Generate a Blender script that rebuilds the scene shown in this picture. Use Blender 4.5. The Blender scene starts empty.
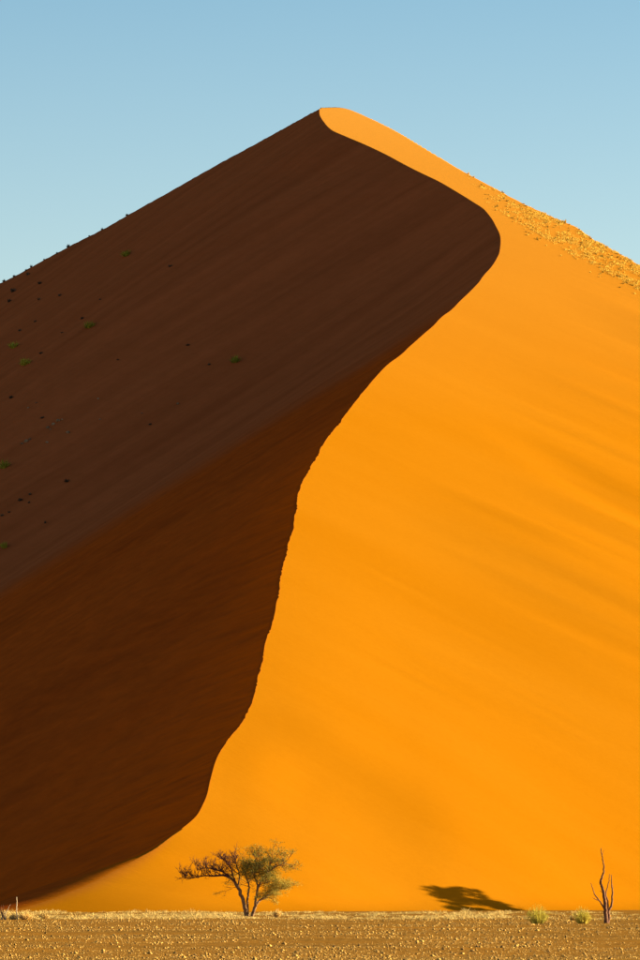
import bpy, bmesh, math, random
import numpy as np
from mathutils import Vector, Matrix

# ------------------------------------------------------------------ camera, sky, sun, exposure
scene = bpy.context.scene
COL = scene.collection
F = 5000.0                      # focal length in pixels of the 640 x 960 photograph
PITCH = math.radians(4.69)
CAM_H = 2.0
SUN_AZ = math.radians(79.0)     # clockwise from +Y (away from the camera); +X is to the right
SUN_EL = math.radians(12.0)

cam_data = bpy.data.cameras.new('camera')
cam_data.sensor_fit = 'VERTICAL'
cam_data.sensor_height = 36.0
cam_data.lens = 36.0 * F / 960.0
cam_data.clip_start = 1.0
cam_data.clip_end = 30000.0
camera = bpy.data.objects.new('camera', cam_data)
camera.location = (0, 0, CAM_H)
camera.rotation_euler = (math.radians(90) + PITCH, 0, 0)
COL.objects.link(camera)
scene.camera = camera

world = bpy.data.worlds.new('World')
scene.world = world
world.use_nodes = True
wn = world.node_tree.nodes
wl = world.node_tree.links
wn.clear()
sky = wn.new('ShaderNodeTexSky')
sky.sky_type = 'NISHITA'
sky.sun_disc = False
sky.sun_elevation = SUN_EL
sky.sun_rotation = SUN_AZ
sky.altitude = 0.0
sky.air_density = 1.0
sky.dust_density = 1.0
sky.ozone_density = 1.5
bg = wn.new('ShaderNodeBackground')
bg.inputs['Strength'].default_value = 0.060
wo = wn.new('ShaderNodeOutputWorld')
# clear desert air: pale along the horizon, deeper blue with height, the same all the way round
wtc = wn.new('ShaderNodeTexCoord'); wsep = wn.new('ShaderNodeSeparateXYZ')
wl.new(wtc.outputs['Generated'], wsep.inputs['Vector'])
wr = wn.new('ShaderNodeValToRGB'); el = wr.color_ramp.elements
el[0].position = 0.0; el[0].color = (1.0, 1.0, 1.0, 1)
el[1].position = 1.0; el[1].color = (.46, .58, .70, 1)
for pos, c in ((.10, (1.0, 1.0, 1.0)), (.19, (.585, .765, .85)), (.40, (.52, .66, .76))):
    e_ = wr.color_ramp.elements.new(pos); e_.color = (*c, 1)
wl.new(wsep.outputs['Z'], wr.inputs['Fac'])
wm = wn.new('ShaderNodeMix'); wm.data_type = 'RGBA'; wm.blend_type = 'MULTIPLY'; wm.inputs['Factor'].default_value = 1.0
wl.new(sky.outputs['Color'], wm.inputs['A']); wl.new(wr.outputs['Color'], wm.inputs['B'])
wl.new(wm.outputs['Result'], bg.inputs['Color'])
wl.new(bg.outputs['Background'], wo.inputs['Surface'])

sun_data = bpy.data.lights.new('sun', 'SUN')
sun_data.energy = 5.0
sun_data.angle = math.radians(0.53)
sun_data.color = (1.0, 0.92, 0.62)
sun = bpy.data.objects.new('sun', sun_data)
sdir = Vector((math.sin(SUN_AZ) * math.cos(SUN_EL), math.cos(SUN_AZ) * math.cos(SUN_EL), math.sin(SUN_EL)))
sun.rotation_euler = sdir.to_track_quat('Z', 'Y').to_euler()
sun.location = (200, 300, 200)
COL.objects.link(sun)

scene.render.engine = 'CYCLES'
scene.view_settings.view_transform = 'Standard'
scene.view_settings.look = 'None'
scene.view_settings.gamma = 1.0
scene.view_settings.use_curve_mapping = False
scene.view_settings.exposure = 1.95

rng = np.random.default_rng(7)
random.seed(7)

# ------------------------------------------------------------------ helpers
def ray_slopes(u, v):
    """direction of a photograph pixel as x and z gained per metre of depth"""
    a = (np.asarray(u, float) - 320) / F
    b = (480 - np.asarray(v, float)) / F
    c, s = math.cos(PITCH), math.sin(PITCH)
    d = c - b * s
    return a / d, (s + b * c) / d

def ground_point(u, v):
    t, e = ray_slopes(u, v)
    y = -CAM_H / e
    return float(t * y), float(y)

def lattice(ix, iy, seed):
    n = (ix.astype(np.int64) * 374761393 + iy.astype(np.int64) * 668265263 + seed * 974711) & 0x7fffffff
    n = ((n ^ (n >> 13)) * 1274126177) & 0x7fffffff
    n = (n ^ (n >> 16)) & 0xffff
    return n / 65535.0

def vnoise(x, y, seed=0):
    """smooth value noise, -1..1"""
    x = np.asarray(x, float); y = np.asarray(y, float)
    ix = np.floor(x); iy = np.floor(y)
    fx = x - ix; fy = y - iy
    fx = fx * fx * fx * (fx * (fx * 6 - 15) + 10); fy = fy * fy * fy * (fy * (fy * 6 - 15) + 10)
    a = lattice(ix, iy, seed); b = lattice(ix + 1, iy, seed)
    c = lattice(ix, iy + 1, seed); d = lattice(ix + 1, iy + 1, seed)
    return ((a * (1 - fx) + b * fx) * (1 - fy) + (c * (1 - fx) + d * fx) * fy) * 2 - 1

def sstep(a, b, x):
    t = np.clip((np.asarray(x, float) - a) / (b - a), 0, 1)
    return t * t * (3 - 2 * t)

def smax(a, b, k):
    h = np.clip(0.5 + 0.5 * (a - b) / k, 0, 1)
    return b * (1 - h) + a * h + k * h * (1 - h)

def tag(o, label=None, cat=None, group=None, kind=None):
    if label: o['label'] = label
    if cat: o['category'] = cat
    if group: o['group'] = group
    if kind: o['kind'] = kind
    return o

def link(name, mesh, mat, parent=None):
    o = bpy.data.objects.new(name, mesh)
    if mat and not mesh.materials: mesh.materials.append(mat)
    COL.objects.link(o)
    if parent: o.parent = parent
    return o

def empty(name, loc, rz=0.0):
    o = bpy.data.objects.new(name, None)
    o.empty_display_size = 0.3
    COL.objects.link(o)
    o.location = loc
    o.rotation_euler = (0, 0, rz)
    return o

def mesh_from(name, verts, faces, smooth=False):
    me = bpy.data.meshes.new(name)
    me.from_pydata([tuple(v) for v in verts], [], [tuple(f) for f in faces])
    if smooth: me.polygons.foreach_set('use_smooth', [True] * len(me.polygons))
    me.update()
    return me

def mesh_np(name, V, Q, smooth=False):
    """fast mesh from numpy: V (n,3), Q (m,k) faces all with k corners"""
    me = bpy.data.meshes.new(name)
    n, (m, k) = len(V), Q.shape
    me.vertices.add(n); me.vertices.foreach_set('co', np.ascontiguousarray(V, np.float32).ravel())
    me.loops.add(m * k); me.loops.foreach_set('vertex_index', np.ascontiguousarray(Q, np.int32).ravel())
    me.polygons.add(m); me.polygons.foreach_set('loop_start', np.arange(0, m * k, k, dtype=np.int32))
    me.polygons.foreach_set('loop_total', np.full(m, k, np.int32))
    if smooth: me.polygons.foreach_set('use_smooth', np.ones(m, bool))
    me.update(calc_edges=True); me.validate()
    return me

class Build:
    """collects tubes and leaf faces for ONE mesh"""
    def __init__(self): self.v = []; self.f = []
    def tube(self, pts, radii, n=6, cap=True):
        pts = [Vector(p) for p in pts]
        base = len(self.v)
        ref = Vector((0.3, 1, 0.2)).normalized()
        for i, p in enumerate(pts):
            t = (pts[min(i + 1, len(pts) - 1)] - pts[max(i - 1, 0)]).normalized()
            a = t.cross(ref)
            if a.length < 1e-3: a = t.cross(Vector((1, 0, 0)))
            a.normalize(); b = t.cross(a)
            for j in range(n):
                w = 2 * math.pi * j / n
                self.v.append(p + (a * math.cos(w) + b * math.sin(w)) * radii[i])
        for i in range(len(pts) - 1):
            for j in range(n):
                q = base + i * n; r = q + n; k = (j + 1) % n
                self.f.append((q + j, q + k, r + k, r + j))
        if cap:
            self.f.append(tuple(base + j for j in range(n))[::-1])
            self.f.append(tuple(base + (len(pts) - 1) * n + j for j in range(n)))
    def leaf(self, c, size, aspect=0.5, up=0.0):
        d = Vector((random.gauss(0, 1), random.gauss(0, 1), random.gauss(0, 1) + up)).normalized()
        e = d.orthogonal().normalized()
        e.rotate(Matrix.Rotation(random.uniform(0, 6.28), 3, d))
        b = len(self.v); c = Vector(c)
        self.v += [c - d * size * .5, c + e * size * aspect * .5, c + d * size * .5, c - e * size * aspect * .5]
        self.f.append((b, b + 1, b + 2, b + 3))
    def blade(self, base, tip, width, bend=0.15):
        base = Vector(base); tip = Vector(tip)
        s = Vector((random.gauss(0, 1), random.gauss(0, 1), 0)).normalized() * width * .5
        mid = base.lerp(tip, .55) + Vector((0, 0, (tip - base).length * bend))
        b = len(self.v)
        self.v += [base - s, base + s, mid + s * .7, mid - s * .7, tip]
        self.f += [(b, b + 1, b + 2, b + 3), (b + 3, b + 2, b + 4)]
    def mesh(self, name, smooth=False): return mesh_from(name, self.v, self.f, smooth)

def path(pts, steps=6):
    """Catmull-Rom through control points"""
    P = [np.array(p, float) for p in pts]
    P = [2 * P[0] - P[1]] + P + [2 * P[-1] - P[-2]]
    out = []
    for i in range(1, len(P) - 2):
        for k in range(steps):
            t = k / steps
            out.append(.5 * (2 * P[i] + (P[i + 1] - P[i - 1]) * t + (2 * P[i - 1] - 5 * P[i] + 4 * P[i + 1] - P[i + 2]) * t * t + (3 * P[i] - P[i - 1] - 3 * P[i + 1] + P[i + 2]) * t ** 3))
    out.append(P[-2])
    return np.array(out)

# ------------------------------------------------------------------ materials
def new_mat(name):
    m = bpy.data.materials.new(name); m.use_nodes = True
    nt = m.node_tree
    return m, nt, nt.nodes['Principled BSDF']

def simple_mat(name, c1, c2, scale=3.0, rough=0.9, bump=0.0, per_object=0.0, translucent=0.0):
    m, nt, b = new_mat(name)
    N, L = nt.nodes, nt.links
    tc = N.new('ShaderNodeNewGeometry')
    no = N.new('ShaderNodeTexNoise'); no.inputs['Scale'].default_value = scale; no.inputs['Detail'].default_value = 4
    L.new(tc.outputs['Position'], no.inputs['Vector'])
    cr = N.new('ShaderNodeValToRGB')
    cr.color_ramp.elements[0].position = .33; cr.color_ramp.elements[1].position = .67
    cr.color_ramp.elements[0].color = (*c1, 1); cr.color_ramp.elements[1].color = (*c2, 1)
    L.new(no.outputs['Fac'], cr.inputs['Fac'])
    col = cr.outputs['Color']
    if per_object:
        oi = N.new('ShaderNodeObjectInfo')
        mr = N.new('ShaderNodeMapRange'); mr.inputs['To Min'].default_value = 1 - per_object; mr.inputs['To Max'].default_value = 1 + per_object
        L.new(oi.outputs['Random'], mr.inputs['Value'])
        hs = N.new('ShaderNodeHueSaturation'); L.new(col, hs.inputs['Color']); L.new(mr.outputs['Result'], hs.inputs['Value'])
        col = hs.outputs['Color']
    L.new(col, b.inputs['Base Color'])
    b.inputs['Roughness'].default_value = rough
    b.inputs['Specular IOR Level'].default_value = 0.15
    if bump:
        bn = N.new('ShaderNodeBump'); bn.inputs['Strength'].default_value = bump; bn.inputs['Distance'].default_value = .03
        L.new(no.outputs['Fac'], bn.inputs['Height']); L.new(bn.outputs['Normal'], b.inputs['Normal'])
    if translucent:
        tr = N.new('ShaderNodeBsdfTranslucent'); L.new(col, tr.inputs['Color'])
        mx = N.new('ShaderNodeMixShader'); mx.inputs['Fac'].default_value = translucent
        out = N['Material Output']
        L.new(b.outputs['BSDF'], mx.inputs[1]); L.new(tr.outputs['BSDF'], mx.inputs[2]); L.new(mx.outputs['Shader'], out.inputs['Surface'])
    return m

def sand_material():
    m, nt, b = new_mat('red_sand')
    N, L = nt.nodes, nt.links
    b.inputs['Roughness'].default_value = 1.0
    b.inputs['Specular IOR Level'].default_value = 0.0
    geo = N.new('ShaderNodeNewGeometry')
    def mapped(rot, scale):
        mp = N.new('ShaderNodeMapping'); mp.vector_type = 'POINT'
        r2 = N.new('ShaderNodeVectorRotate'); r2.rotation_type = 'Z_AXIS'; r2.inputs['Angle'].default_value = rot
        L.new(geo.outputs['Position'], r2.inputs['Vector'])
        mp.inputs['Scale'].default_value = scale
        L.new(r2.outputs['Vector'], mp.inputs['Vector'])
        return mp.outputs['Vector']
    def noise(vec, scale, detail=4, rough=.55):
        n = N.new('ShaderNodeTexNoise'); n.inputs['Scale'].default_value = scale; n.inputs['Detail'].default_value = detail
        n.inputs['Roughness'].default_value = rough
        L.new(vec, n.inputs['Vector']); return n.outputs['Fac']
    def mixc(fac, a, bb):
        x = N.new('ShaderNodeMix'); x.data_type = 'RGBA'
        if isinstance(fac, float): x.inputs['Factor'].default_value = fac
        else: L.new(fac, x.inputs['Factor'])
        for v, s in ((a, x.inputs['A']), (bb, x.inputs['B'])):
            if isinstance(v, tuple): s.default_value = (*v, 1)
            else: L.new(v, s)
        return x.outputs['Result']
    def rng_(v, a, bb, lo=0., hi=1.):
        r = N.new('ShaderNodeMapRange'); L.new(v, r.inputs['Value'])
        r.inputs['From Min'].default_value = a; r.inputs['From Max'].default_value = bb
        r.inputs['To Min'].default_value = lo; r.inputs['To Max'].default_value = hi
        return r.outputs['Result']
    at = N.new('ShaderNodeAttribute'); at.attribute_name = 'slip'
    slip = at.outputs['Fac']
    # slip face, redder shade tone painted in; streaks follow the fall line from the crest point that shed the sand
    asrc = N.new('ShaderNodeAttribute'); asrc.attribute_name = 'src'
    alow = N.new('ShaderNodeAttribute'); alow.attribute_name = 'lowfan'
    wob = noise(mapped(0.0, (0.05, 0.05, 0.05)), 1.0, 3)
    sv = N.new('ShaderNodeCombineXYZ')
    ad1 = N.new('ShaderNodeMath'); ad1.operation = 'MULTIPLY_ADD'
    L.new(wob, ad1.inputs[0]); ad1.inputs[1].default_value = 16.0; L.new(asrc.outputs['Fac'], ad1.inputs[2])
    L.new(ad1.outputs['Value'], sv.inputs['X'])
    sz_ = N.new('ShaderNodeSeparateXYZ'); L.new(geo.outputs['Position'], sz_.inputs['Vector'])
    L.new(sz_.outputs['Z'], sv.inputs['Y'])
    def sc_(vec, k):
        q = N.new('ShaderNodeVectorMath'); q.operation = 'MULTIPLY'; L.new(vec, q.inputs[0]); q.inputs[1].default_value = k; return q.outputs['Vector']
    streak = rng_(noise(sc_(sv.outputs['Vector'], (.16, .03, 0)), 1.0, 6, .62), .32, .70)
    big = rng_(noise(mapped(math.radians(150), (0.010, 0.045, 0.02)), 1.0, 5, .6), .35, .68)
    mott = rng_(noise(mapped(0.7, (.45, .45, .45)), 1.0, 7, .7), .3, .72)
    fallv = mapped(math.radians(150), (0.022, 0.30, 0.0))
    st_up = rng_(noise(fallv, 1.0, 6, .60), .34, .68)
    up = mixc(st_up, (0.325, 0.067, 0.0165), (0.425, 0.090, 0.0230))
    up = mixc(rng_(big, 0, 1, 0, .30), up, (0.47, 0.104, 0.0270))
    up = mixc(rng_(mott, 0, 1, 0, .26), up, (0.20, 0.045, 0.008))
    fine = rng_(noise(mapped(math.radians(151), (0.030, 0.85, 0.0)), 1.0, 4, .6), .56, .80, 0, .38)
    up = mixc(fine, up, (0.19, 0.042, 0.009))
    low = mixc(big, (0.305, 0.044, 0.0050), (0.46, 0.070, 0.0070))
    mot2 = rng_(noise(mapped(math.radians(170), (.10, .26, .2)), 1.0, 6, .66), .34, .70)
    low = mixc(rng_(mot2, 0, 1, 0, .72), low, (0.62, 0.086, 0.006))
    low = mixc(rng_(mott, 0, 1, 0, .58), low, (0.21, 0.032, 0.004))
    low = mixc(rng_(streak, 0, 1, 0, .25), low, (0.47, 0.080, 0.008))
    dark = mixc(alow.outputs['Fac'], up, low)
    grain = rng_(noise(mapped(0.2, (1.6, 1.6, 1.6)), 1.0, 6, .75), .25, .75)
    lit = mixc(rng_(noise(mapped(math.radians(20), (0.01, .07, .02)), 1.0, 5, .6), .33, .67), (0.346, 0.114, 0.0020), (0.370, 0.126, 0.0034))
    lit = mixc(rng_(sz_.outputs['Z'], 60, 132, 0, 1.0), lit, (0.372, 0.150, 0.0200))      # distance haze painted in: the sand pales towards the top
    lit = mixc(rng_(grain, 0, 1, 0, .16), lit, (0.22, 0.062, 0.001))
    ad = N.new('ShaderNodeAttribute'); ad.attribute_name = 'ridge_glow'
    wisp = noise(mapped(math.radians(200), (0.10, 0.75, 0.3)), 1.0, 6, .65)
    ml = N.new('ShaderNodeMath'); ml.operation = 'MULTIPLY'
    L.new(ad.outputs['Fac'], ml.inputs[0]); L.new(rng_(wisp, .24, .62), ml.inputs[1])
    dark = mixc(ml.outputs['Value'], dark, (0.68, 0.088, 0.002))  # reddish bounced light below the lower ridge, painted in wisps
    L.new(mixc(slip, lit, dark), b.inputs['Base Color'])  # sunlit and shaded tones of the same sand, split along the ridge
    # relief: wind ripples and small slumps
    r1 = noise(mapped(math.radians(25), (0.5, 2.2, 1.0)), 1.0, 5, .6)
    r2 = noise(mapped(math.radians(150), (0.15, 1.4, .3)), 1.0, 6, .65)
    mxv = N.new('ShaderNodeMix'); mxv.data_type = 'FLOAT'
    L.new(slip, mxv.inputs['Factor']); L.new(r1, mxv.inputs['A']); L.new(r2, mxv.inputs['B'])
    bn = N.new('ShaderNodeBump'); bn.inputs['Distance'].default_value = 0.12
    L.new(rng_(slip, 0, 1, .16, 1.0), bn.inputs['Strength'])
    L.new(mxv.outputs['Result'], bn.inputs['Height'])
    L.new(bn.outputs['Normal'], b.inputs['Normal'])
    return m

def ground_material():
    m, nt, b = new_mat('gravel_plain')
    N, L = nt.nodes, nt.links
    b.inputs['Roughness'].default_value = 1.0; b.inputs['Specular IOR Level'].default_value = 0.0
    geo = N.new('ShaderNodeNewGeometry')
    n1 = N.new('ShaderNodeTexNoise'); n1.inputs['Scale'].default_value = 2.5; n1.inputs['Detail'].default_value = 8; n1.inputs['Roughness'].default_value = .7
    n2 = N.new('ShaderNodeTexNoise'); n2.inputs['Scale'].default_value = .08; n2.inputs['Detail'].default_value = 5
    L.new(geo.outputs['Position'], n1.inputs['Vector']); L.new(geo.outputs['Position'], n2.inputs['Vector'])
    c1 = N.new('ShaderNodeValToRGB')
    e = c1.color_ramp.elements; e[0].position = .35; e[1].position = .68
    e[0].color = (0.075, 0.028, 0.005, 1); e[1].color = (0.44, 0.20, 0.036, 1)
    L.new(n1.outputs['Fac'], c1.inputs['Fac'])
    mx = N.new('ShaderNodeMix'); mx.data_type = 'RGBA'
    mr = N.new('ShaderNodeMapRange'); mr.inputs['From Min'].default_value = .4; mr.inputs['From Max'].default_value = .65; mr.inputs['To Max'].default_value = .5
    L.new(n2.outputs['Fac'], mr.inputs['Value']); L.new(mr.outputs['Result'], mx.inputs['Factor'])
    L.new(c1.outputs['Color'], mx.inputs['A']); mx.inputs['B'].default_value = (0.36, 0.135, 0.015, 1)
    L.new(mx.outputs['Result'], b.inputs['Base Color'])
    bn = N.new('ShaderNodeBump'); bn.inputs['Distance'].default_value = .05; bn.inputs['Strength'].default_value = .8
    L.new(n1.outputs['Fac'], bn.inputs['Height']); L.new(bn.outputs['Normal'], b.inputs['Normal'])
    return m

M = {
    'sand': sand_material(),
    'ground': ground_material(),
    'stone': simple_mat('gravel_stone', (.04, .014, .003), (.68, .36, .075), 8.0, .9),
    'straw': simple_mat('dry_straw', (.34, .19, .04), (.78, .53, .18), 1.3, .9, translucent=.2),
    'shoulder_straw': simple_mat('shoulder_straw', (.40, .225, .024), (.62, .39, .060), 1.2, .9, per_object=.5, translucent=.2),
    'bark': simple_mat('grey_brown_bark', (.13, .062, .026), (.28, .15, .065), 6, .9, .6),
    'twig': simple_mat('dark_bare_twig', (.06, .018, .016), (.13, .045, .035), 5, .9),
    'deadwood': simple_mat('dead_wood', (.075, .024, .012), (.20, .085, .04), 5, .85, .5),
    'palewood': simple_mat('bleached_wood', (.45, .30, .17), (.62, .46, .29), 5, .85, .4),
    'leaf': simple_mat('acacia_leaf', (.15, .11, .012), (.34, .25, .035), 1.6, .8, translucent=.25),
    'leaf_dry': simple_mat('acacia_leaf_yellowed', (.26, .17, .02), (.46, .32, .05), 1.6, .8, translucent=.25),
    'shrub': simple_mat('green_shrub_stem', (.21, .185, .013), (.42, .35, .03), 1.5, .9, per_object=.3, translucent=.2),
    'shrub_yellow': simple_mat('yellow_green_shrub', (.38, .28, .03), (.56, .44, .07), 2.5, .9, translucent=.25),
    'dark_tuft': simple_mat('dark_dry_tuft', (.06, .04, .02), (.14, .085, .045), 2, .95, per_object=.4),
    'rock': simple_mat('pale_rock', (.13, .065, .026), (.32, .17, .075), 1.5, .95, .5, per_object=.4),
}

# ------------------------------------------------------------------ the dune
# the sunlit windward face: a smooth ramp that eases off towards the top
YK = [400, 470, 560, 640, 720, 760, 800, 860, 930, 1100]
BK = [.5, .49, .45, .41, .35, .285, .25, .22, .2, .2]
_yy = np.linspace(300, 1400, 4401)
_b = np.interp(_yy, YK, BK)
_B = np.concatenate([[0], np.cumsum((_b[1:] + _b[:-1]) / 2 * .25)]); _B -= np.interp(470, _yy, _B)
A0, A1 = .33, .27
def face_lit(x, y):
    a = A0 + (A1 - A0) * sstep(640, 790, y) + .08 * (1 - sstep(490, 590, y)) * sstep(-10, 10, x)
    return np.interp(y, _yy, _B) - A0 * 15 - a * x

RIDGE = [(319.5,108.5),(319.8,115),(324,122),(332,130),(345,136),(365,144.5),(385,154),(400,162),(412,168.2),(425,174.6),(440,182),(462,195),(475,203),(484,209),(491,217),(496,226),(500,237),(500,247),(497,259),(487,272.5),(476.5,284.7),(457,304),(436,323),(414,343),(395,359),(379,373.5),(360,396),(342,418.5),(327,439),(309,470),(301.7,482),(298,492),(295.5,506),(291,530),(284.5,557.5),(280,584),(274.7,611),(266.5,643.5),(260,670),(252.5,697.5),(246,713.5),(237.5,727.5),(226,742.5),(216,759),(210,780),(207,794),(202.5,805),(196,816),(184,826.6),(170.6,835),(161,841.6),(140,857),(110,880),(80,900)]
rp = path(RIDGE, 8)
def hit_lit(u, v, lo=430., hi=880.):
    t, e = ray_slopes(u, v)
    ys = np.arange(lo, hi, .25)[None, :]
    g = face_lit(t[:, None] * ys, ys) - (CAM_H + e[:, None] * ys)
    i = np.argmax(g >= 0, axis=1)
    i = np.clip(i, 1, None); k = np.arange(len(i))
    f = -g[k, i - 1] / (g[k, i] - g[k, i - 1])
    y = ys[0, i - 1] + f * .25
    return t * y, y
rx, ry = hit_lit(rp[:, 0], rp[:, 1])
ry = np.minimum.accumulate(ry - np.arange(len(ry)) * 1e-4)
PEAK_Y = float(ry[0]); PEAK_X = float(rx[0])
o = np.argsort(ry); RY, RX = ry[o], rx[o]
END_Y = float(RY[0])
def ridge_x(y):
    y = np.asarray(y, float)
    x = np.interp(y, RY, RX)
    x = np.where(y < END_Y, RX[0] - .6 * (END_Y - y), x)
    # small slumps nibble at the crest of the lower ridge
    w = sstep(500, 520, y) * (1 - sstep(600, 640, y))
    x = x + w * (.09 * vnoise(y / 2.3, y * 0, 3) + .12 * np.abs(vnoise(y / .8, y * 0 + 7, 5)) ** 2)
    return x + .10 * vnoise(y / 6.0, y * 0, 11) * sstep(490, 520, y) * (1 - sstep(780, 820, y))

ys_r = np.concatenate([np.arange(END_Y - 20, PEAK_Y, 1.2), [PEAK_Y]])
xs_r = ridge_x(ys_r); zs_r = face_lit(xs_r, ys_r)
PEAK_Z = float(zs_r[-1])
# the left arm of the star dune carries the left skyline
ARM = [(300, 119), (150, 202), (102, 229), (56, 253), (2, 282), (-120, 346), (-400, 500), (-900, 780), (-1100, 885)]
ap = path([(319.5, 108.5)] + ARM, 10)
at_, ae_ = ray_slopes(ap[:, 0], ap[:, 1])
ay = PEAK_Y / (1 + .22 * np.minimum(at_, 0))          # arm runs left and a little back
ax = at_ * ay; az_ = CAM_H + ae_ * ay
_x = np.concatenate([np.arange(ax[0], -90, -.7), np.arange(-91, ax[-1], -4.0)])      # even, close steps along the arm
ay, az_ = np.interp(_x, ax[::-1], ay[::-1]), np.interp(_x, ax[::-1], az_[::-1])
az_ = az_ + .10 * vnoise(_x / 5.0, _x * 0, 91) * sstep(4, 20, -_x); ax = _x
# the right crest line
CR = [(320, 107.5), (344, 108), (370, 118), (400, 133), (428, 150), (464, 171.6), (484, 182), (520, 201.6), (559, 219.5), (577.5, 227.5), (593, 239), (615, 250.6), (640, 264.7), (700, 297), (800, 352), (1000, 470), (1300, 640)]
cp = path(CR, 6)
cx, cy = hit_lit(cp[:, 0], cp[:, 1])
co = np.argsort(cx); cx, cy = cx[co], cy[co]; cz = face_lit(cx, cy)

K_SLIP = .64
rows = np.concatenate([np.arange(425, 470, .5), np.arange(470, 600, .4), np.arange(600, 850, .55), np.linspace(851, 1050, 45)])
left = [0.]; s = .12
while left[-1] < 330:
    left.append(left[-1] + s); s = min(s * 1.035, .6 if left[-1] < 95 else 4.0)
right = [.0]; s = .15
while right[-1] < 230:
    right.append(right[-1] + s); s = min(s * 1.05, .45 if right[-1] < 75 else 5.0)
XI = np.concatenate([-np.array(left[:0:-1]), np.array(right)])
I0 = len(left) - 1
Y = np.repeat(rows[:, None], len(XI), 1)
X = ridge_x(rows)[:, None] + XI[None, :]

# slip (shaded) side: every crest point sheds sand at the angle of repose
sx = np.concatenate([xs_r, ax[1:]]); sy = np.concatenate([ys_r, ay[1:]]); sz = np.concatenate([zs_r, az_[1:]])
XL, YL = X[:, :I0 + 1].astype(np.float32), Y[:, :I0 + 1].astype(np.float32)
HL = np.full(XL.shape, -50., np.float32)
SRC = np.zeros_like(HL); ARMF = np.zeros_like(HL)
arm_s = np.concatenate([ys_r, PEAK_Y - 1.2 * ax[1:]])
for k_, (px, py, pz) in enumerate(zip(sx, sy, sz)):
    ddx = XL - np.float32(px); ddy = YL - np.float32(py)
    c_ = np.float32(pz) - np.float32(K_SLIP + .05 * sstep(720, 745, py)) * np.sqrt(ddx ** 2 + ddy ** 2)
    m_ = c_ > HL
    HL[m_] = c_[m_]
    SRC[m_] = arm_s[k_] + 26.0 * np.arctan2(ddx[m_], -ddy[m_] + 1e-3)     # which crest point the sand came from
    ARMF[m_] = arm_s[k_]
HL = HL.astype(float)
HL[:, -1] = np.where(rows <= PEAK_Y, face_lit(X[:, I0], rows), HL[:, -1])
S = HL.copy()
for _ in range(160):
    S[1:-1] = .25 * S[:-2] + .5 * S[1:-1] + .25 * S[2:]
    S[:, 1:-1] = .25 * S[:, :-2] + .5 * S[:, 1:-1] + .25 * S[:, 2:]
w = sstep(1.0, 14, -XI[None, :I0 + 1]) * (1 - sstep(PEAK_Y - 30, PEAK_Y - 10, YL))
HL = HL * (1 - w) + S * w
# low relief of the slip face: tongues of slid sand along the fall line
fa = math.radians(240)
ac = -math.cos(fa) * XL + math.sin(fa) * YL; al = math.sin(fa) * XL + math.cos(fa) * YL
rel = .22 * vnoise(ac / 7.0, al / 90.0, 31) + .12 * vnoise(ac / 2.6, al / 45.0, 32) + .5 * vnoise(ac / 28.0, al / 120.0, 33)
HL = HL + rel * sstep(.5, 12, -XI[None, :I0 + 1]) * (.12 + .88 * sstep(4, 26, np.interp(XL, ax[::-1], ay[::-1]) - YL))

# sunlit side
XR, YR = X[:, I0:], Y[:, I0:]
HR = face_lit(XR, YR)
back = np.interp(XR, cx, cz) - .5 * (YR - np.interp(XR, cx, cy))
HR = np.where((YR > np.interp(XR, cx, cy)) & (XR > cx[0]), back, HR)
HR = np.where((YR > PEAK_Y) & (XR <= cx[0]), PEAK_Z - .6 * (YR - PEAK_Y), HR)
# broad sand waves slanting down to the right
d0 = np.array([1, -.35]); d0 /= np.linalg.norm(d0)
al = XR * d0[0] + YR * d0[1]; ac = -XR * d0[1] + YR * d0[0]
fade = sstep(10, 32, XI[None, I0:]) * sstep(535, 590, YR) * (1 - sstep(700, 745, YR))
wv = vnoise(ac / 9.5 + .8 * vnoise(al / 40, ac / 30, 43), al / 60.0, 41) + .22 * vnoise(ac / 3.6, al / 38.0, 42)
HR = HR + fade * .46 * wv + sstep(3, 12, XI[None, I0:]) * (1 - sstep(720, 760, YR)) * .018 * vnoise(ac / 1.5, al / 14., 46) * (.4 + .6 * np.abs(vnoise(XR / 20, YR / 25, 47)))
HR = HR + sstep(2, 30, XI[None, I0:]) * (.35 * vnoise(XR / 38, YR / 52, 44)) * (1 - sstep(690, 760, YR))
HR = HR + sstep(1, 10, XI[None, I0:]) * (1 - sstep(505, 540, YR)) * .42 * vnoise(XR / 17, YR / 13, 45)
H = np.concatenate([HL[:, :-1], HR], 1)
# the ridge dies out in a low rounded toe of blown sand
hx = X + 17.0
xe = 1.6 - (484 - Y) * .42
toe = .25 * (Y - 458.5) - .33 * np.maximum(hx, 0) ** 2 / (np.abs(hx) + 3.0) - .5 * .032 * np.maximum(xe - hx, 0) ** 2
toe = toe - .035 * np.maximum(Y - 474, 0) ** 2
H = smax(H, toe, 3.0)
T = H.copy()
for _ in range(260):
    T[1:-1] = .25 * T[:-2] + .5 * T[1:-1] + .25 * T[2:]
    T[:, 1:-1] = .25 * T[:, :-2] + .5 * T[:, 1:-1] + .25 * T[:, 2:]
w = (1 - sstep(474, 489, Y))
H = H * (1 - w) + T * w
foot = 1.8
H = smax(H, np.full_like(H, -.35), foot)
nR, nC = H.shape
idx = np.arange(nR * nC).reshape(nR, nC)
Q = np.stack([idx[:-1, :-1], idx[:-1, 1:], idx[1:, 1:], idx[1:, :-1]], -1).reshape(-1, 4)
dune_mesh = mesh_np('sand_dune', np.stack([X, Y, H], -1).reshape(-1, 3), Q, smooth=True)
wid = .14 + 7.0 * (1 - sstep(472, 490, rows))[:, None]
slip = sstep(0, 1, (-XI[None, :] + .4 * wid) / wid)
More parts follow.
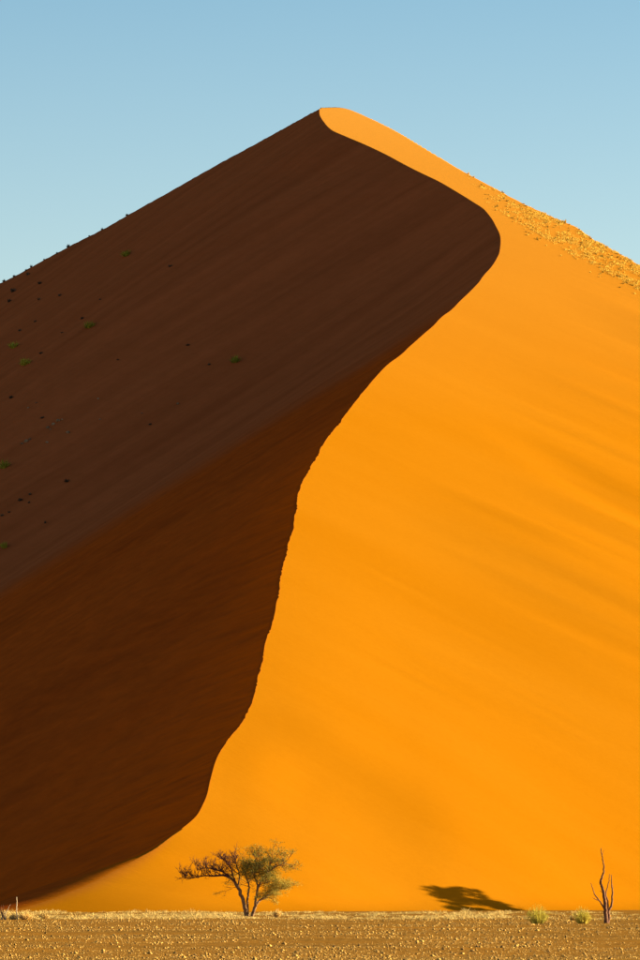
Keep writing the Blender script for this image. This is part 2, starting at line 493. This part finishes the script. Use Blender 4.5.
# mask for the warm bounce glow painted on the lee side of the lower crest
def spread(a, n):
    a = a.astype(float)
    for _ in range(n):
        a[1:-1] = .25 * a[:-2] + .5 * a[1:-1] + .25 * a[2:]
        a[:, 1:-1] = .25 * a[:, :-2] + .5 * a[:, 1:-1] + .25 * a[:, 2:]
    return a
pad = np.zeros((nR, nC - I0 - 1))
src = np.concatenate([spread(SRC, 14), pad], 1)
lowfan = np.concatenate([spread(1 - sstep(655, 700, ARMF), 30), pad], 1)
ridge_glow = sstep(-.1, .6, -XI[None, :]) * np.exp(-np.maximum(-XI[None, :], 0) / (7.0 + 16.0 * (1 - sstep(470, 560, Y)))) * (1 - sstep(575, 640, Y)) * sstep(470, 484, Y)
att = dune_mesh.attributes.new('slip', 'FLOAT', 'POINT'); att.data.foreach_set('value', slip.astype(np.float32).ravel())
for nm_, ar_ in (('src', src), ('lowfan', lowfan)):
    att = dune_mesh.attributes.new(nm_, 'FLOAT', 'POINT'); att.data.foreach_set('value', ar_.astype(np.float32).ravel())
att = dune_mesh.attributes.new('ridge_glow', 'FLOAT', 'POINT'); att.data.foreach_set('value', ridge_glow.astype(np.float32).ravel())
# keep the crest crisp: mark the ridge column sharp
em = np.zeros(len(dune_mesh.edges) * 2, np.int32); dune_mesh.edges.foreach_get('vertices', em); em = em.reshape(-1, 2)
col_, row_ = em % nC, em // nC
sharp = (col_[:, 0] == I0) & (col_[:, 1] == I0) & (rows[row_[:, 0]] > 487)
sa = dune_mesh.attributes.new('sharp_edge', 'BOOLEAN', 'EDGE'); sa.data.foreach_set('value', sharp)
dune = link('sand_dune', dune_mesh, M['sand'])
tag(dune, 'towering orange sand dune with a curving knife-edge ridge and one face in shade', 'sand dune', kind='structure')

def dune_z(x, y):
    x = np.atleast_1d(np.asarray(x, float)); y = np.atleast_1d(np.asarray(y, float))
    j = np.clip(np.searchsorted(rows, y) - 1, 0, nR - 2); fy = (y - rows[j]) / (rows[j + 1] - rows[j])
    xi = x - ridge_x(y)
    i = np.clip(np.searchsorted(XI, xi) - 1, 0, nC - 2); fx = np.clip((xi - XI[i]) / (XI[i + 1] - XI[i]), 0, 1)
    return (H[j, i] * (1 - fx) + H[j, i + 1] * fx) * (1 - fy) + (H[j + 1, i] * (1 - fx) + H[j + 1, i + 1] * fx) * fy

def dune_hit(u, v):
    t, e = (float(k) for k in ray_slopes(u, v))
    ys = np.arange(440, 880, .25)
    g = dune_z(t * ys, ys) - (CAM_H + e * ys)
    k = np.where((g[:-1] < 0) & (g[1:] >= 0))[0]
    if len(k) == 0:
        i = int(np.argmax(g)); y = ys[i]          # just above the skyline: stand it on the crest
    else: y = ys[k[0] + 1]
    return float(t * y), float(y), float(dune_z(t * y, y)[0])

# ------------------------------------------------------------------ the plain
def plain_z(x, y):
    f = np.exp(-(np.asarray(x, float) / 160.) ** 2) * sstep(60, 110, y) * (1 - sstep(440, 520, y))
    return f * (.035 * vnoise(x / 30., y / 9., 61) + .02 * vnoise(x / 9., y / 4., 62) + .012 * vnoise(x / 3., y / 1.6, 63))
gx = np.concatenate([-np.geomspace(9000, 75, 22), np.arange(-70, 70.1, 1.0), np.geomspace(75, 9000, 22)])
gy = np.concatenate([-np.geomspace(3000, 20, 10), [0, 40, 80], np.arange(100, 470, .8), np.geomspace(480, 15000, 30)])
GX, GY = np.meshgrid(gx, gy)
gi = np.arange(GX.size).reshape(GX.shape)
ground = link('ground', mesh_np('ground', np.stack([GX, GY, plain_z(GX, GY)], -1).reshape(-1, 3),
              np.stack([gi[:-1, :-1], gi[:-1, 1:], gi[1:, 1:], gi[1:, :-1]], -1).reshape(-1, 4), True), M['ground'])
tag(ground, 'flat stony desert plain in front of the dune', 'ground', kind='structure')
def gz(x, y): return float(plain_z(np.array([x]), np.array([y]))[0])

# stones strewn over the plain, too many to count
NS = 95000
vv = rng.uniform(915.5, 972, NS); dist = CAM_H * F / (vv - 890.0)
xx = rng.uniform(-.092, .092, NS) * dist
keep = vnoise(xx / 6., dist / 14., 64) + .6 * vnoise(xx / 1.8, dist / 5., 65) + rng.uniform(-.5, .5, NS) > -.25
vv, dist, xx = vv[keep], dist[keep], xx[keep]; NS = len(xx)
size = np.clip(rng.lognormal(-.35, .62, NS) * dist / F * .60, .008, .10)
octa = np.array([(1, 0, -.1), (0, 1, .0), (-1, 0, -.1), (0, -1, 0), (0, 0, .75), (0, 0, -.6), ], float)
of = np.array([(0, 1, 4), (1, 2, 4), (2, 3, 4), (3, 0, 4), (1, 0, 5), (2, 1, 5), (3, 2, 5), (0, 3, 5)])
ang = rng.uniform(0, 6.28, NS)
V = octa[None] * rng.uniform(.6, 1.35, (NS, 6, 3)) * size[:, None, None]
ca, sa_ = np.cos(ang)[:, None], np.sin(ang)[:, None]
V = np.stack([V[..., 0] * ca - V[..., 1] * sa_, V[..., 0] * sa_ + V[..., 1] * ca, V[..., 2]], -1)
V += np.stack([xx, dist, plain_z(xx, dist) + size * .22], -1)[:, None]
gravel = link('gravel', mesh_np('gravel', V.reshape(-1, 3), (of[None] + 6 * np.arange(NS)[:, None, None]).reshape(-1, 3)), M['stone'])
tag(gravel, 'brown and tan stones strewn over the plain', 'gravel', kind='stuff')

# belt of pale dry grass along the foot of the dune
g = Build()
for _ in range(4200):
    d = random.uniform(346, 455); x = random.uniform(-.085, .085) * d
    dens = vnoise(np.array([x / 4.0]), np.array([d / 16.0]), 71)[0] * .6 + vnoise(np.array([x / 1.3]), np.array([d / 6.0]), 72)[0] * .5
    if dens + random.uniform(-.2, .2) < .05: continue
    hgt = random.uniform(.06, .18) + .65 * max(dens - .1, 0) * random.random(); z = gz(x, d); rad = random.uniform(.12, .38)
    for k in range(int(14 + 40 * rad)):
        a = random.uniform(0, 6.28); sp = hgt * random.uniform(.3, 1.5)
        bx, by = x + random.gauss(0, rad), d + random.gauss(0, rad)
        g.blade((bx, by, z - .02), (bx + math.cos(a) * sp, by + math.sin(a) * sp, z + hgt * random.uniform(.3, 1.1) * math.exp(-((bx - x) ** 2 + (by - d) ** 2) / (3.5 * rad * rad))), random.uniform(.02, .045), .22)
dry = link('dry_grass', g.mesh('dry_grass'), M['straw'])
tag(dry, 'belt of pale dry grass along the foot of the dune', 'grass', kind='stuff')

# ------------------------------------------------------------------ trees
def twigs(b, start, direction, length, r, depth, leaves=None, spread=.6, lift=.15):
    """a forking spray of twigs; leaves collects the outer points"""
    d = Vector(direction).normalized(); p = Vector(start); pts = [p.copy()]; n = 4
    for i in range(n):
        d = (d + Vector((random.gauss(0, .22), random.gauss(0, .22), random.gauss(0, .18) + lift * .3))).normalized()
        p = p + d * length / n; pts.append(p.copy())
        if depth > 0 and i >= 1:
            for _ in range(1 if random.random() < .75 else 2):
                nd = (d + Vector((random.gauss(0, spread), random.gauss(0, spread), random.gauss(0, spread) + lift))).normalized()
                twigs(b, p, nd, length * random.uniform(.45, .75), r * .55, depth - 1, leaves, spread, lift)
        if leaves is not None and depth <= 1: leaves.append(p.copy())
    b.tube(pts, [r * (1 - .75 * i / n) for i in range(n + 1)], 4 if r < .03 else 5, cap=False)

def limb(b, pts, r0, r1, n=8, wob=.03):
    q = path(pts, 5); m = len(q)
    rad = [r0 + (r1 - r0) * (i / (m - 1)) ** .8 for i in range(m)]
    q = q + np.array([[random.gauss(0, wob) * min(1, i / 3), random.gauss(0, wob), 0] for i in range(m)])
    b.tube(q, rad, n)
    return q

def cloud_leaves(b, pts, n, r, size):
    for _ in range(n):
        p = random.choice(pts)
        b.leaf(p + Vector((random.gauss(0, r), random.gauss(0, r), random.gauss(0, r * .7))), random.uniform(.6, 1.3) * size, .55)

# the acacia in front of the dune
tx, ty = ground_point(247.5, 916.3)
SC = ty / F / 4.0                                  # metres per pixel of the 4x enlargement it was traced from
def tp(zx, zy, dy=0.0): return ((zx - 350) * SC, dy, (341 - zy) * SC)
tree = empty('acacia_tree', (tx, ty, gz(tx, ty) - .05))
tag(tree, 'acacia tree with bare left boughs and olive green crown before the lit slope', 'tree')
tr = Build(); lf = []; lf2 = []; wood = Build()
l1 = limb(tr, [tp(347, 344), tp(338, 300), tp(324, 248), tp(306, 204), tp(288, 174), tp(264, 157, -.2)], .20, .12)
l2 = limb(tr, [tp(352, 343, .1), tp(349, 290, .2), tp(352, 235, .35), tp(356, 198, .4), tp(342, 160, .5), tp(334, 128, .6)], .13, .05)
l3 = limb(tr, [tp(370, 343, -.1), tp(380, 300, -.15), tp(389, 250, -.2), tp(396, 212, -.3), tp(412, 175, -.4), tp(440, 138, -.5), tp(475, 112, -.6)], .16, .05)
l4 = limb(tr, [tp(374, 322, .1), tp(388, 285, .3), tp(408, 264, .5), tp(440, 240, .7), tp(475, 222, .9)], .13, .05)
l5 = limb(tr, [tp(394, 215, -.3), tp(392, 185, 0), tp(380, 155, .2), tp(385, 115, .3), tp(400, 85, .3)], .10, .04)
trunk = link('trunk', tr.mesh('trunk', True), M['bark'], tree)
# long bare boughs reaching left
bough_a = Build(); bA = limb(bough_a, [tp(264, 157, -.2), tp(240, 151, -.3), tp(205, 154, -.4), tp(160, 153, -.5), tp(120, 161, -.4), tp(92, 166, -.3), tp(66, 161, -.3)], .12, .02, 6)
bough_b = Build(); bB = limb(bough_b, [tp(288, 174), tp(262, 150, .4), tp(232, 132, .8), tp(196, 122, 1.0), tp(160, 118, 1.1), tp(130, 128, 1.2)], .09, .02, 6)
bough_c = Build(); bC = limb(bough_c, [tp(300, 190), tp(285, 150, -.5), tp(280, 118, -.9), tp(262, 92, -1.1), tp(240, 74, -1.2)], .08, .02, 6)
bough_d = Build(); bD = limb(bough_d, [tp(306, 204), tp(315, 160, .3), tp(305, 120, .6), tp(296, 92, .8), tp(288, 68, .9)], .07, .018, 6)
bough_e = Build(); bE = limb(bough_e, [tp(475, 112, -.6), tp(498, 102, -.6), tp(518, 94, -.6)], .05, .014, 5)
for bare, q, k0 in ((bough_a, bA, 4), (bough_b, bB, 4), (bough_c, bC, 5), (bough_d, bD, 6)):
    for i in [j_ for j_ in range(k0, len(q)) for _ in range(1 + j_ % 2)]:
        twigs(bare, q[i], (random.uniform(-1.1, .2), random.uniform(-.6, .6), random.uniform(.1, 1.0)), random.uniform(.4, .9), .034, 2, None, .6, .2)
for i in range(6, len(bA), 4):
    twigs(bough_a, bA[i], (random.uniform(-1, -.2), random.uniform(-.5, .5), random.uniform(-.5, .2)), random.uniform(.4, .7), .02, 1, None, .5, 0)
# the leafy boughs
for q, k0 in ((l2, 14), (l3, 16), (l5, 6), (bE, 1)):
    for i in range(k0, len(q), 2):
        for _ in range(2):
            twigs(wood, q[i], (random.uniform(-.7, .9), random.uniform(-.9, .9), random.uniform(.0, .8)), random.uniform(.8, 1.3), .03, 2, lf, .6, .15)
for i in range(8, len(l4), 2):
    for _ in range(2):
        twigs(wood, l4[i], (random.uniform(.2, 1.2), random.uniform(-.9, .9), random.uniform(.0, .7)), random.uniform(.8, 1.3), .028, 2, lf2, .55, .1)
twigs(wood, tp(302, 205), (-1, .1, .0), 1.0, .03, 1, None, .4, -.05)
lfh = []; twigs(wood, tp(280, 214), (-1, .2, -.15), 1.1, .02, 1, lfh, .4, -.1)
for bo in (bough_a, bough_b, bough_c, bough_d, bough_e): link('branch', bo.mesh('branch'), M['twig'], tree)
tag(link('twigs', wood.mesh('twigs'), M['twig'], tree), kind='stuff')
def vol(zx, zy, rx_, ry_, n):
    out = []
    while len(out) < n:
        a = Vector((random.uniform(-1, 1), random.uniform(-1, 1), random.uniform(-1, 1)))
        if a.length > 1: continue
        c = tp(zx, zy); out.append(Vector((c[0] + a.x * rx_ * SC, a.y * rx_ * SC * .9, c[2] + a.z * ry_ * SC)))
    return out
cl = vol(392, 113, 74, 42, 60) + vol(350, 108, 46, 40, 40) + vol(446, 140, 50, 40, 40) + vol(330, 108, 36, 28, 12) + lf[::8]
cl2 = vol(492, 196, 60, 54, 52) + vol(455, 220, 40, 34, 16) + vol(440, 170, 50, 34, 26) + lf2[::6]
cb = Build(); cloud_leaves(cb, cl, 13500, .15, .10)
crown = link('crown', cb.mesh('crown'), M['leaf'], tree)
cb = Build(); cloud_leaves(cb, cl2, 8000, .15, .092); cloud_leaves(cb, lfh, 260, .12, .07)
link('crown', cb.mesh('crown_yellow'), M['leaf_dry'], tree)['label'] = 'sparser yellowed side of the crown'

tree.scale = (.91, .9, .87)
# the dead tree on the plain's edge
dx, dy_ = ground_point(606.5, 923.0)
SD = dy_ / F / 9.14
def dp(zx, zy, q=0.0): return ((zx - 338) * SD, q, (770 - zy) * SD)
dead = empty('dead_tree', (dx, dy_, gz(dx, dy_) - .04))
tag(dead, 'small leafless dead tree with twisted dark stems beside the yellowish bush', 'dead tree')
b = Build(); limb(b, [dp(338, 776), dp(332, 700), dp(329, 640), dp(325, 560), dp(316, 490), dp(301, 440), dp(288, 388), dp(300, 345), dp(316, 300), dp(315, 240), dp(299, 150), dp(289, 84)], .15, .022, 8, .016)
link('trunk', b.mesh('trunk', True), M['deadwood'], dead)
for pts, r0, r1 in (([dp(342, 776, .05), dp(362, 715, .1), dp(358, 655, .12), dp(384, 612, .15), dp(396, 505, .2), dp(389, 420, .22), dp(388, 325, .25)], .11, .018),
                    ([dp(327, 640), dp(304, 606, -.1), dp(264, 550, -.2), dp(230, 500, -.25), dp(206, 432, -.3), dp(194, 400, -.3)], .06, .012),
                    ([dp(268, 556, -.2), dp(236, 548, -.3), dp(208, 530, -.35)], .03, .01),
                    ([dp(358, 660, .12), dp(352, 565, .1), dp(336, 505, .05), dp(350, 440, .05), dp(367, 345, 0), dp(370, 318, 0)], .055, .01),
                    ([dp(318, 500), dp(300, 480, .1), dp(280, 474, .15)], .03, .01),
                    ([dp(300, 158), dp(310, 120, .05), dp(322, 100, .05)], .014, .006),
                    ([dp(394, 470, .2), dp(402, 440, .25), dp(399, 415, .3)], .02, .008)):
    b = Build(); limb(b, pts, r0 * 1.15, r1 * 1.2, 6, .014); link('branch', b.mesh('branch', True), M['deadwood'], dead)

# tree beyond the right edge of the picture: its shadow lies on the foot of the dune
lobes = []
for u, v, r_ in ((440, 892, 1.15), (452, 901, 1.1), (466, 893, 1.2), (480, 901, 1.25), (493, 904, .95), (506, 909, .75), (462, 909, .9), (484, 911, 1.0)):
    p = Vector(dune_hit(u, v)); k = (44.5 - p.x) / sdir.x
    lobes.append((p + sdir * k, r_))
oc = sum((p for p, _ in lobes), Vector()) / len(lobes)
oz = float(max(dune_z(oc.x, oc.y)[0], 0))
off = empty('unseen_shade_tree', (oc.x, oc.y, oz - .05))
tag(off, 'unseen broad leafy acacia beyond the right edge casting its shadow on the dune foot', 'tree')
b = Build(); tw = Build(); lfo = []; top_ = oc.z - oz
q0 = limb(b, [(0, 0, 0), (.1, 0, top_ * .25), (-.1, .1, top_ * .5), (.1, 0, top_ * .8)], .30, .12)
cb = Build()
for p, r_ in lobes:
    c = p - Vector((oc.x, oc.y, oz)); c.x += random.uniform(-.5, .5)
    q = limb(b, [(0, 0, top_ * .45), (c.x * .5, c.y * .6, top_ * .45 + (c.z - top_ * .45) * .6), tuple(c)], .10, .03, 6)
    for i in range(3, len(q), 2): twigs(tw, q[i], (random.uniform(-1, 1), c.y, .5), 1.0, .03, 2, lfo, .6, .2)
    pts = []
    while len(pts) < 48:
        a = Vector((random.uniform(-1, 1), random.uniform(-1, 1), random.uniform(-1, 1)))
        if a.length <= 1: pts.append(c + Vector((a.x * r_, a.y * r_ * 1.1, a.z * r_ * .75)))
    cloud_leaves(cb, pts, 4300, .13, .13)
link('trunk', b.mesh('trunk', True), M['bark'], off); tag(link('twigs', tw.mesh('twigs'), M['twig'], off), kind='stuff')
link('crown', cb.mesh('crown'), M['leaf'], off)
print('shade tree', oc, oz)

# ------------------------------------------------------------------ shrubs at the foot
def stem_shrub(name, u, v, width, height, mat, label, cat, n=110, group=None, droop=.25, thick=.03):
    x, y = ground_point(u, v)
    root = empty(name, (x, y, gz(x, y) - .03))
    tag(root, label, cat, group)
    b = Build(); lv = Build()
    for _ in range(n):
        a = random.uniform(0, 6.28); sp = math.sqrt(random.random()) * width * .5
        bx, by = math.cos(a) * sp * .35, math.sin(a) * sp * .35
        hh = height * random.uniform(.55, 1.05) * (1 - .45 * (sp / (width * .5)) ** 2)
        b.blade((bx, by, 0), (math.cos(a) * sp, math.sin(a) * sp, hh), thick * random.uniform(.7, 1.3), .12)
        for _ in range(3):
            f = random.uniform(.4, 1)
            lv.leaf((bx + (math.cos(a) * sp - bx) * f + random.gauss(0, .03), by + (math.sin(a) * sp - by) * f, hh * f + random.gauss(0, .03)), .09, .4, 1.2)
    link('stems', b.mesh('stems'), mat, root); link('foliage', lv.mesh('foliage'), mat, root)
    return root
stem_shrub('desert_bush', 538, 924, 1.75, 1.25, M['shrub_yellow'], 'yellow green bush at the grass edge, the one further from the dead tree', 'bush', 190)
stem_shrub('desert_bush', 583, 924, 1.5, 1.1, M['shrub_yellow'], 'yellow green bush close beside the leafless dead tree', 'bush', 150)
stem_shrub('dry_bush', 25, 920, 1.25, .72, M['straw'], 'rounded pale straw bush beside the thin bleached sapling', 'bush', 260)
stem_shrub('dry_bush', 13, 920, .6, .5, M['straw'], 'small pale straw bush between thin sapling and dead branches', 'bush', 120)
stem_shrub('dry_bush', 44, 919, .9, .5, M['straw'], 'low pale straw bush, next but one from the thin sapling', 'bush', 150)
stem_shrub('dry_bush', 277, 917.5, .75, .72, M['straw'], 'upright pale straw tuft at the foot of the acacia trunk', 'bush', 150)
stem_shrub('dry_bush', 573, 921, .5, .55, M['straw'], 'thin pale straw tuft between the two yellow green bushes', 'bush', 60)

# thin post / bare stem on the left
x, y = ground_point(16.5, 920)
post = empty('dead_sapling', (x, y, -.05)); tag(post, 'thin upright bleached dead sapling standing in the dry grass', 'dead sapling')
sc = y / F
b = Build(); limb(b, [(.06, 0, 0), (0.02, 0, 6 * sc), (-.02, 0, 12 * sc), (.01, 0, 18 * sc), (-.02, 0, 23.5 * sc)], .05, .028, 6, .006)
link('stem', b.mesh('stem', True), M['palewood'], post)
b = Build(); limb(b, [(0, 0, 10 * sc), (.07, .02, 11.6 * sc), (.09, .02, 12.4 * sc)], .014, .006, 5, 0); link('twig', b.mesh('twig'), M['palewood'], post)
# dry fallen branches at the left edge
x, y = ground_point(2.5, 920)
fall_ = empty('dead_branches', (x, y, -.03)); tag(fall_, 'tangle of dead pale and dark branches beside the thin bleached sapling', 'dead branches')
for k in range(9):
    b = Build(); a = random.uniform(-.9, .9); L_ = random.uniform(.5, 1.15)
    limb(b, [(random.uniform(-.25, .25), random.uniform(-.2, .2), 0), (a * L_ * .4, .05, L_ * .55), (a * L_ * .75 + random.uniform(-.1, .1), 0, L_ * .95)], .035, .01, 5, .01)
    link('branch', b.mesh('branch'), M['palewood' if k % 2 else 'deadwood'], fall_)

# ------------------------------------------------------------------ plants and stones on the dune
def tuft_mesh(name, n, spread, thick):
    b = Build()
    for _ in range(n):
        a = random.uniform(0, 6.28); sp = random.uniform(.1, 1) * spread
        r0 = random.uniform(0, .3)
        b.blade((math.cos(a) * r0, math.sin(a) * r0, -.12), (math.cos(a) * (r0 + sp), math.sin(a) * (r0 + sp), random.uniform(.25, 1.0) * (1.1 - .6 * sp / spread)), thick, .12)
    return b.mesh(name)
straw_tufts = [tuft_mesh('grass_tuft', 34, .8, .2) for _ in range(4)]
green_tufts = [tuft_mesh('green_tuft', 90, .85, .09) for _ in range(3)]
dark_tufts = [tuft_mesh('dark_tuft', 60, .75, .16) for _ in range(3)]
for me in straw_tufts: me.materials.append(M['shoulder_straw'])
for me in green_tufts: me.materials.append(M['shrub'])
for me in dark_tufts: me.materials.append(M['dark_tuft'])
def put(name, me, u, v, wpx, hpx, label, cat, group=None, sink=.02):
    x, y, z = dune_hit(u, v)
    px = y / F
    ob = link(name, me, None)
    ob.location = (x, y, z - sink); ob.rotation_euler = (0, 0, random.uniform(0, 6.28))
    ob.scale = (wpx * px * .5, wpx * px * .5, hpx * px)
    return tag(ob, label, cat, group)
for u, v, w_, h_, lab in ((126, 256, 13, 7, 'green desert grass clump high on the shaded face, uppermost of the green ones'),
                          (89, 328, 13, 8, 'green grass clump on shaded face below the highest green one'),
                          (14, 348, 13, 7, 'green grass clump on shaded face, upper one of a close pair'),
                          (25, 365, 14, 8, 'green grass clump on shaded face, lower one of a close pair'),
                          (235, 362, 11, 8, 'lone green grass clump on shaded face nearest the curving ridge'),
                          (4, 468, 12, 10, 'yellowish green grass clump on the middle of the shaded face beside dark tufts'),
                          (4, 548, 11, 7, 'lowest green grass clump on the shaded face')):
    put('green_grass_clump', random.choice(green_tufts), u, v, w_ * 1.55, h_ * 1.1, lab, 'grass clump', 'green clumps on the shaded face')
for u, v, w_, h_ in ((170, 267, 6, 3), (60, 296, 6, 3), (82, 319, 6, 3), (188, 346, 5, 3), (209, 365, 5, 2.5), (150, 425, 5, 3), (11, 398, 7, 4), (42, 419, 6, 3), (67, 482, 8, 4), (20, 501, 7, 4), (30, 495, 5, 3), (29, 503, 4, 2.5), (9, 513, 4, 2.5), (2, 516, 5, 3), (45, 524, 3, 4), (39, 300, 5, 3), (35, 322, 5, 3), (20, 331, 6, 3), (62, 333, 4, 2), (41, 354, 6, 3), (28, 275, 6, 4), (40, 284, 7, 4), (13, 292, 8, 5), (9, 302, 6, 5), (100, 300, 4, 2), (118, 360, 4, 2)):
    put('dark_dry_tuft', random.choice(dark_tufts), u, v, w_ * 1.25, h_, 'small dark dry tuft scattered on the shaded face of the dune', 'dry tuft', 'dark tufts on the shaded face')
for u, v, w_, h_ in ((127, 214.5, 5, 3), (102, 229, 4, 3), (68, 247, 6, 4.5), (57, 254, 4, 3), (31, 267, 5, 4), (26, 271, 4, 3), (14, 277, 5, 3), (4, 281, 6, 3.5), (89, 236, 3, 2), (44, 260, 3, 2)):
    put('skyline_bush', random.choice(dark_tufts), u, v, w_ * 1.1, h_ * .95, 'small dark bush standing on the shaded left skyline of the dune', 'bush', 'bushes on the left skyline')
def rock_mesh():
    bm = bmesh.new(); bmesh.ops.create_icosphere(bm, subdivisions=1, radius=1.0)
    for v_ in bm.verts: v_.co *= random.uniform(.7, 1.2)
    me = bpy.data.meshes.new('stone'); bm.to_mesh(me); bm.free(); me.materials.append(M['rock']); return me
rocks = [rock_mesh() for _ in range(3)]
for u, v, w_ in ((48, 428, 5), (53, 425, 5), (58, 421, 5), (62, 420, 3), (50, 430, 3), (26, 442, 6), (30, 440, 4), (22, 444, 4), (68, 433, 5), (47, 443, 4), (98, 399, 3), (142, 414, 3), (178, 404, 4), (100, 420, 3), (36, 403, 3), (28, 408, 3)):
    put('stone', random.choice(rocks), u, v, w_, w_ * .35, 'small pale stone lying on the shaded face of the dune', 'stone', 'stones on the shaded face')

# straw tufts over the right shoulder, between the bare sand and the skyline
SKY_ = np.array([(464, 171.6), (484, 182), (520, 201.6), (559, 219.5), (577.5, 227.5), (593, 239), (615, 250.6), (640, 264.7), (670, 281)])
LOW_ = np.array([(464, 172), (487, 205), (512, 219), (543, 236.5), (577.5, 257), (615, 275.6), (640, 291), (670, 308)])
cnt = 0
while cnt < 290:
    u = 466 + 196 * random.random() ** .8
    a_ = np.interp(u, SKY_[:, 0], SKY_[:, 1]); b_ = np.interp(u, LOW_[:, 0], LOW_[:, 1])
    f = random.random() ** 1.25 if random.random() < .9 else random.uniform(.9, 1.35)
    if u < 520 and random.random() > ((u - 462) / 58) ** 1.2 + .08: continue
    v = a_ + .6 + (b_ - a_) * f
    put('grass_tuft', random.choice(straw_tufts), u, v, random.uniform(2.4, 5.0), random.uniform(1.6, 3.2), 'small straw tuft among many on the high right shoulder of the dune', 'grass tuft', 'straw tufts on the right shoulder')
    cnt += 1
put('shoulder_bush', straw_tufts[0], 565, 223.5, 10, 5, 'largest straw bush, standing on the right skyline of the dune', 'bush')

# short straw between the tufts
b = Build()
for _ in range(3800):
    u = 466 + 196 * random.random() ** .75
    a_ = np.interp(u, SKY_[:, 0], SKY_[:, 1]); b_ = np.interp(u, LOW_[:, 0], LOW_[:, 1])
    f = random.random() ** 1.3; v = a_ + .8 + (b_ - a_) * f
    if u < 540 and random.random() > ((u - 462) / 78) ** 1.3: continue
    if vnoise(np.array([u / 7.]), np.array([v / 3.]), 81)[0] + random.uniform(-.3, .3) < .0: continue
    x, y, z = dune_hit(u, v)
    for _ in range(6):
        bx, by = x + random.gauss(0, .22), y + random.gauss(0, .3); bz = float(dune_z(bx, by)[0])
        b.blade((bx, by, bz - .03), (bx + random.gauss(0, .14), by + random.gauss(0, .14), bz + random.uniform(.08, .28)), .07)
tag(link('shoulder_grass', b.mesh('shoulder_grass'), M['shoulder_straw']), 'short straw covering the high right shoulder between the tufts', 'grass', kind='stuff')
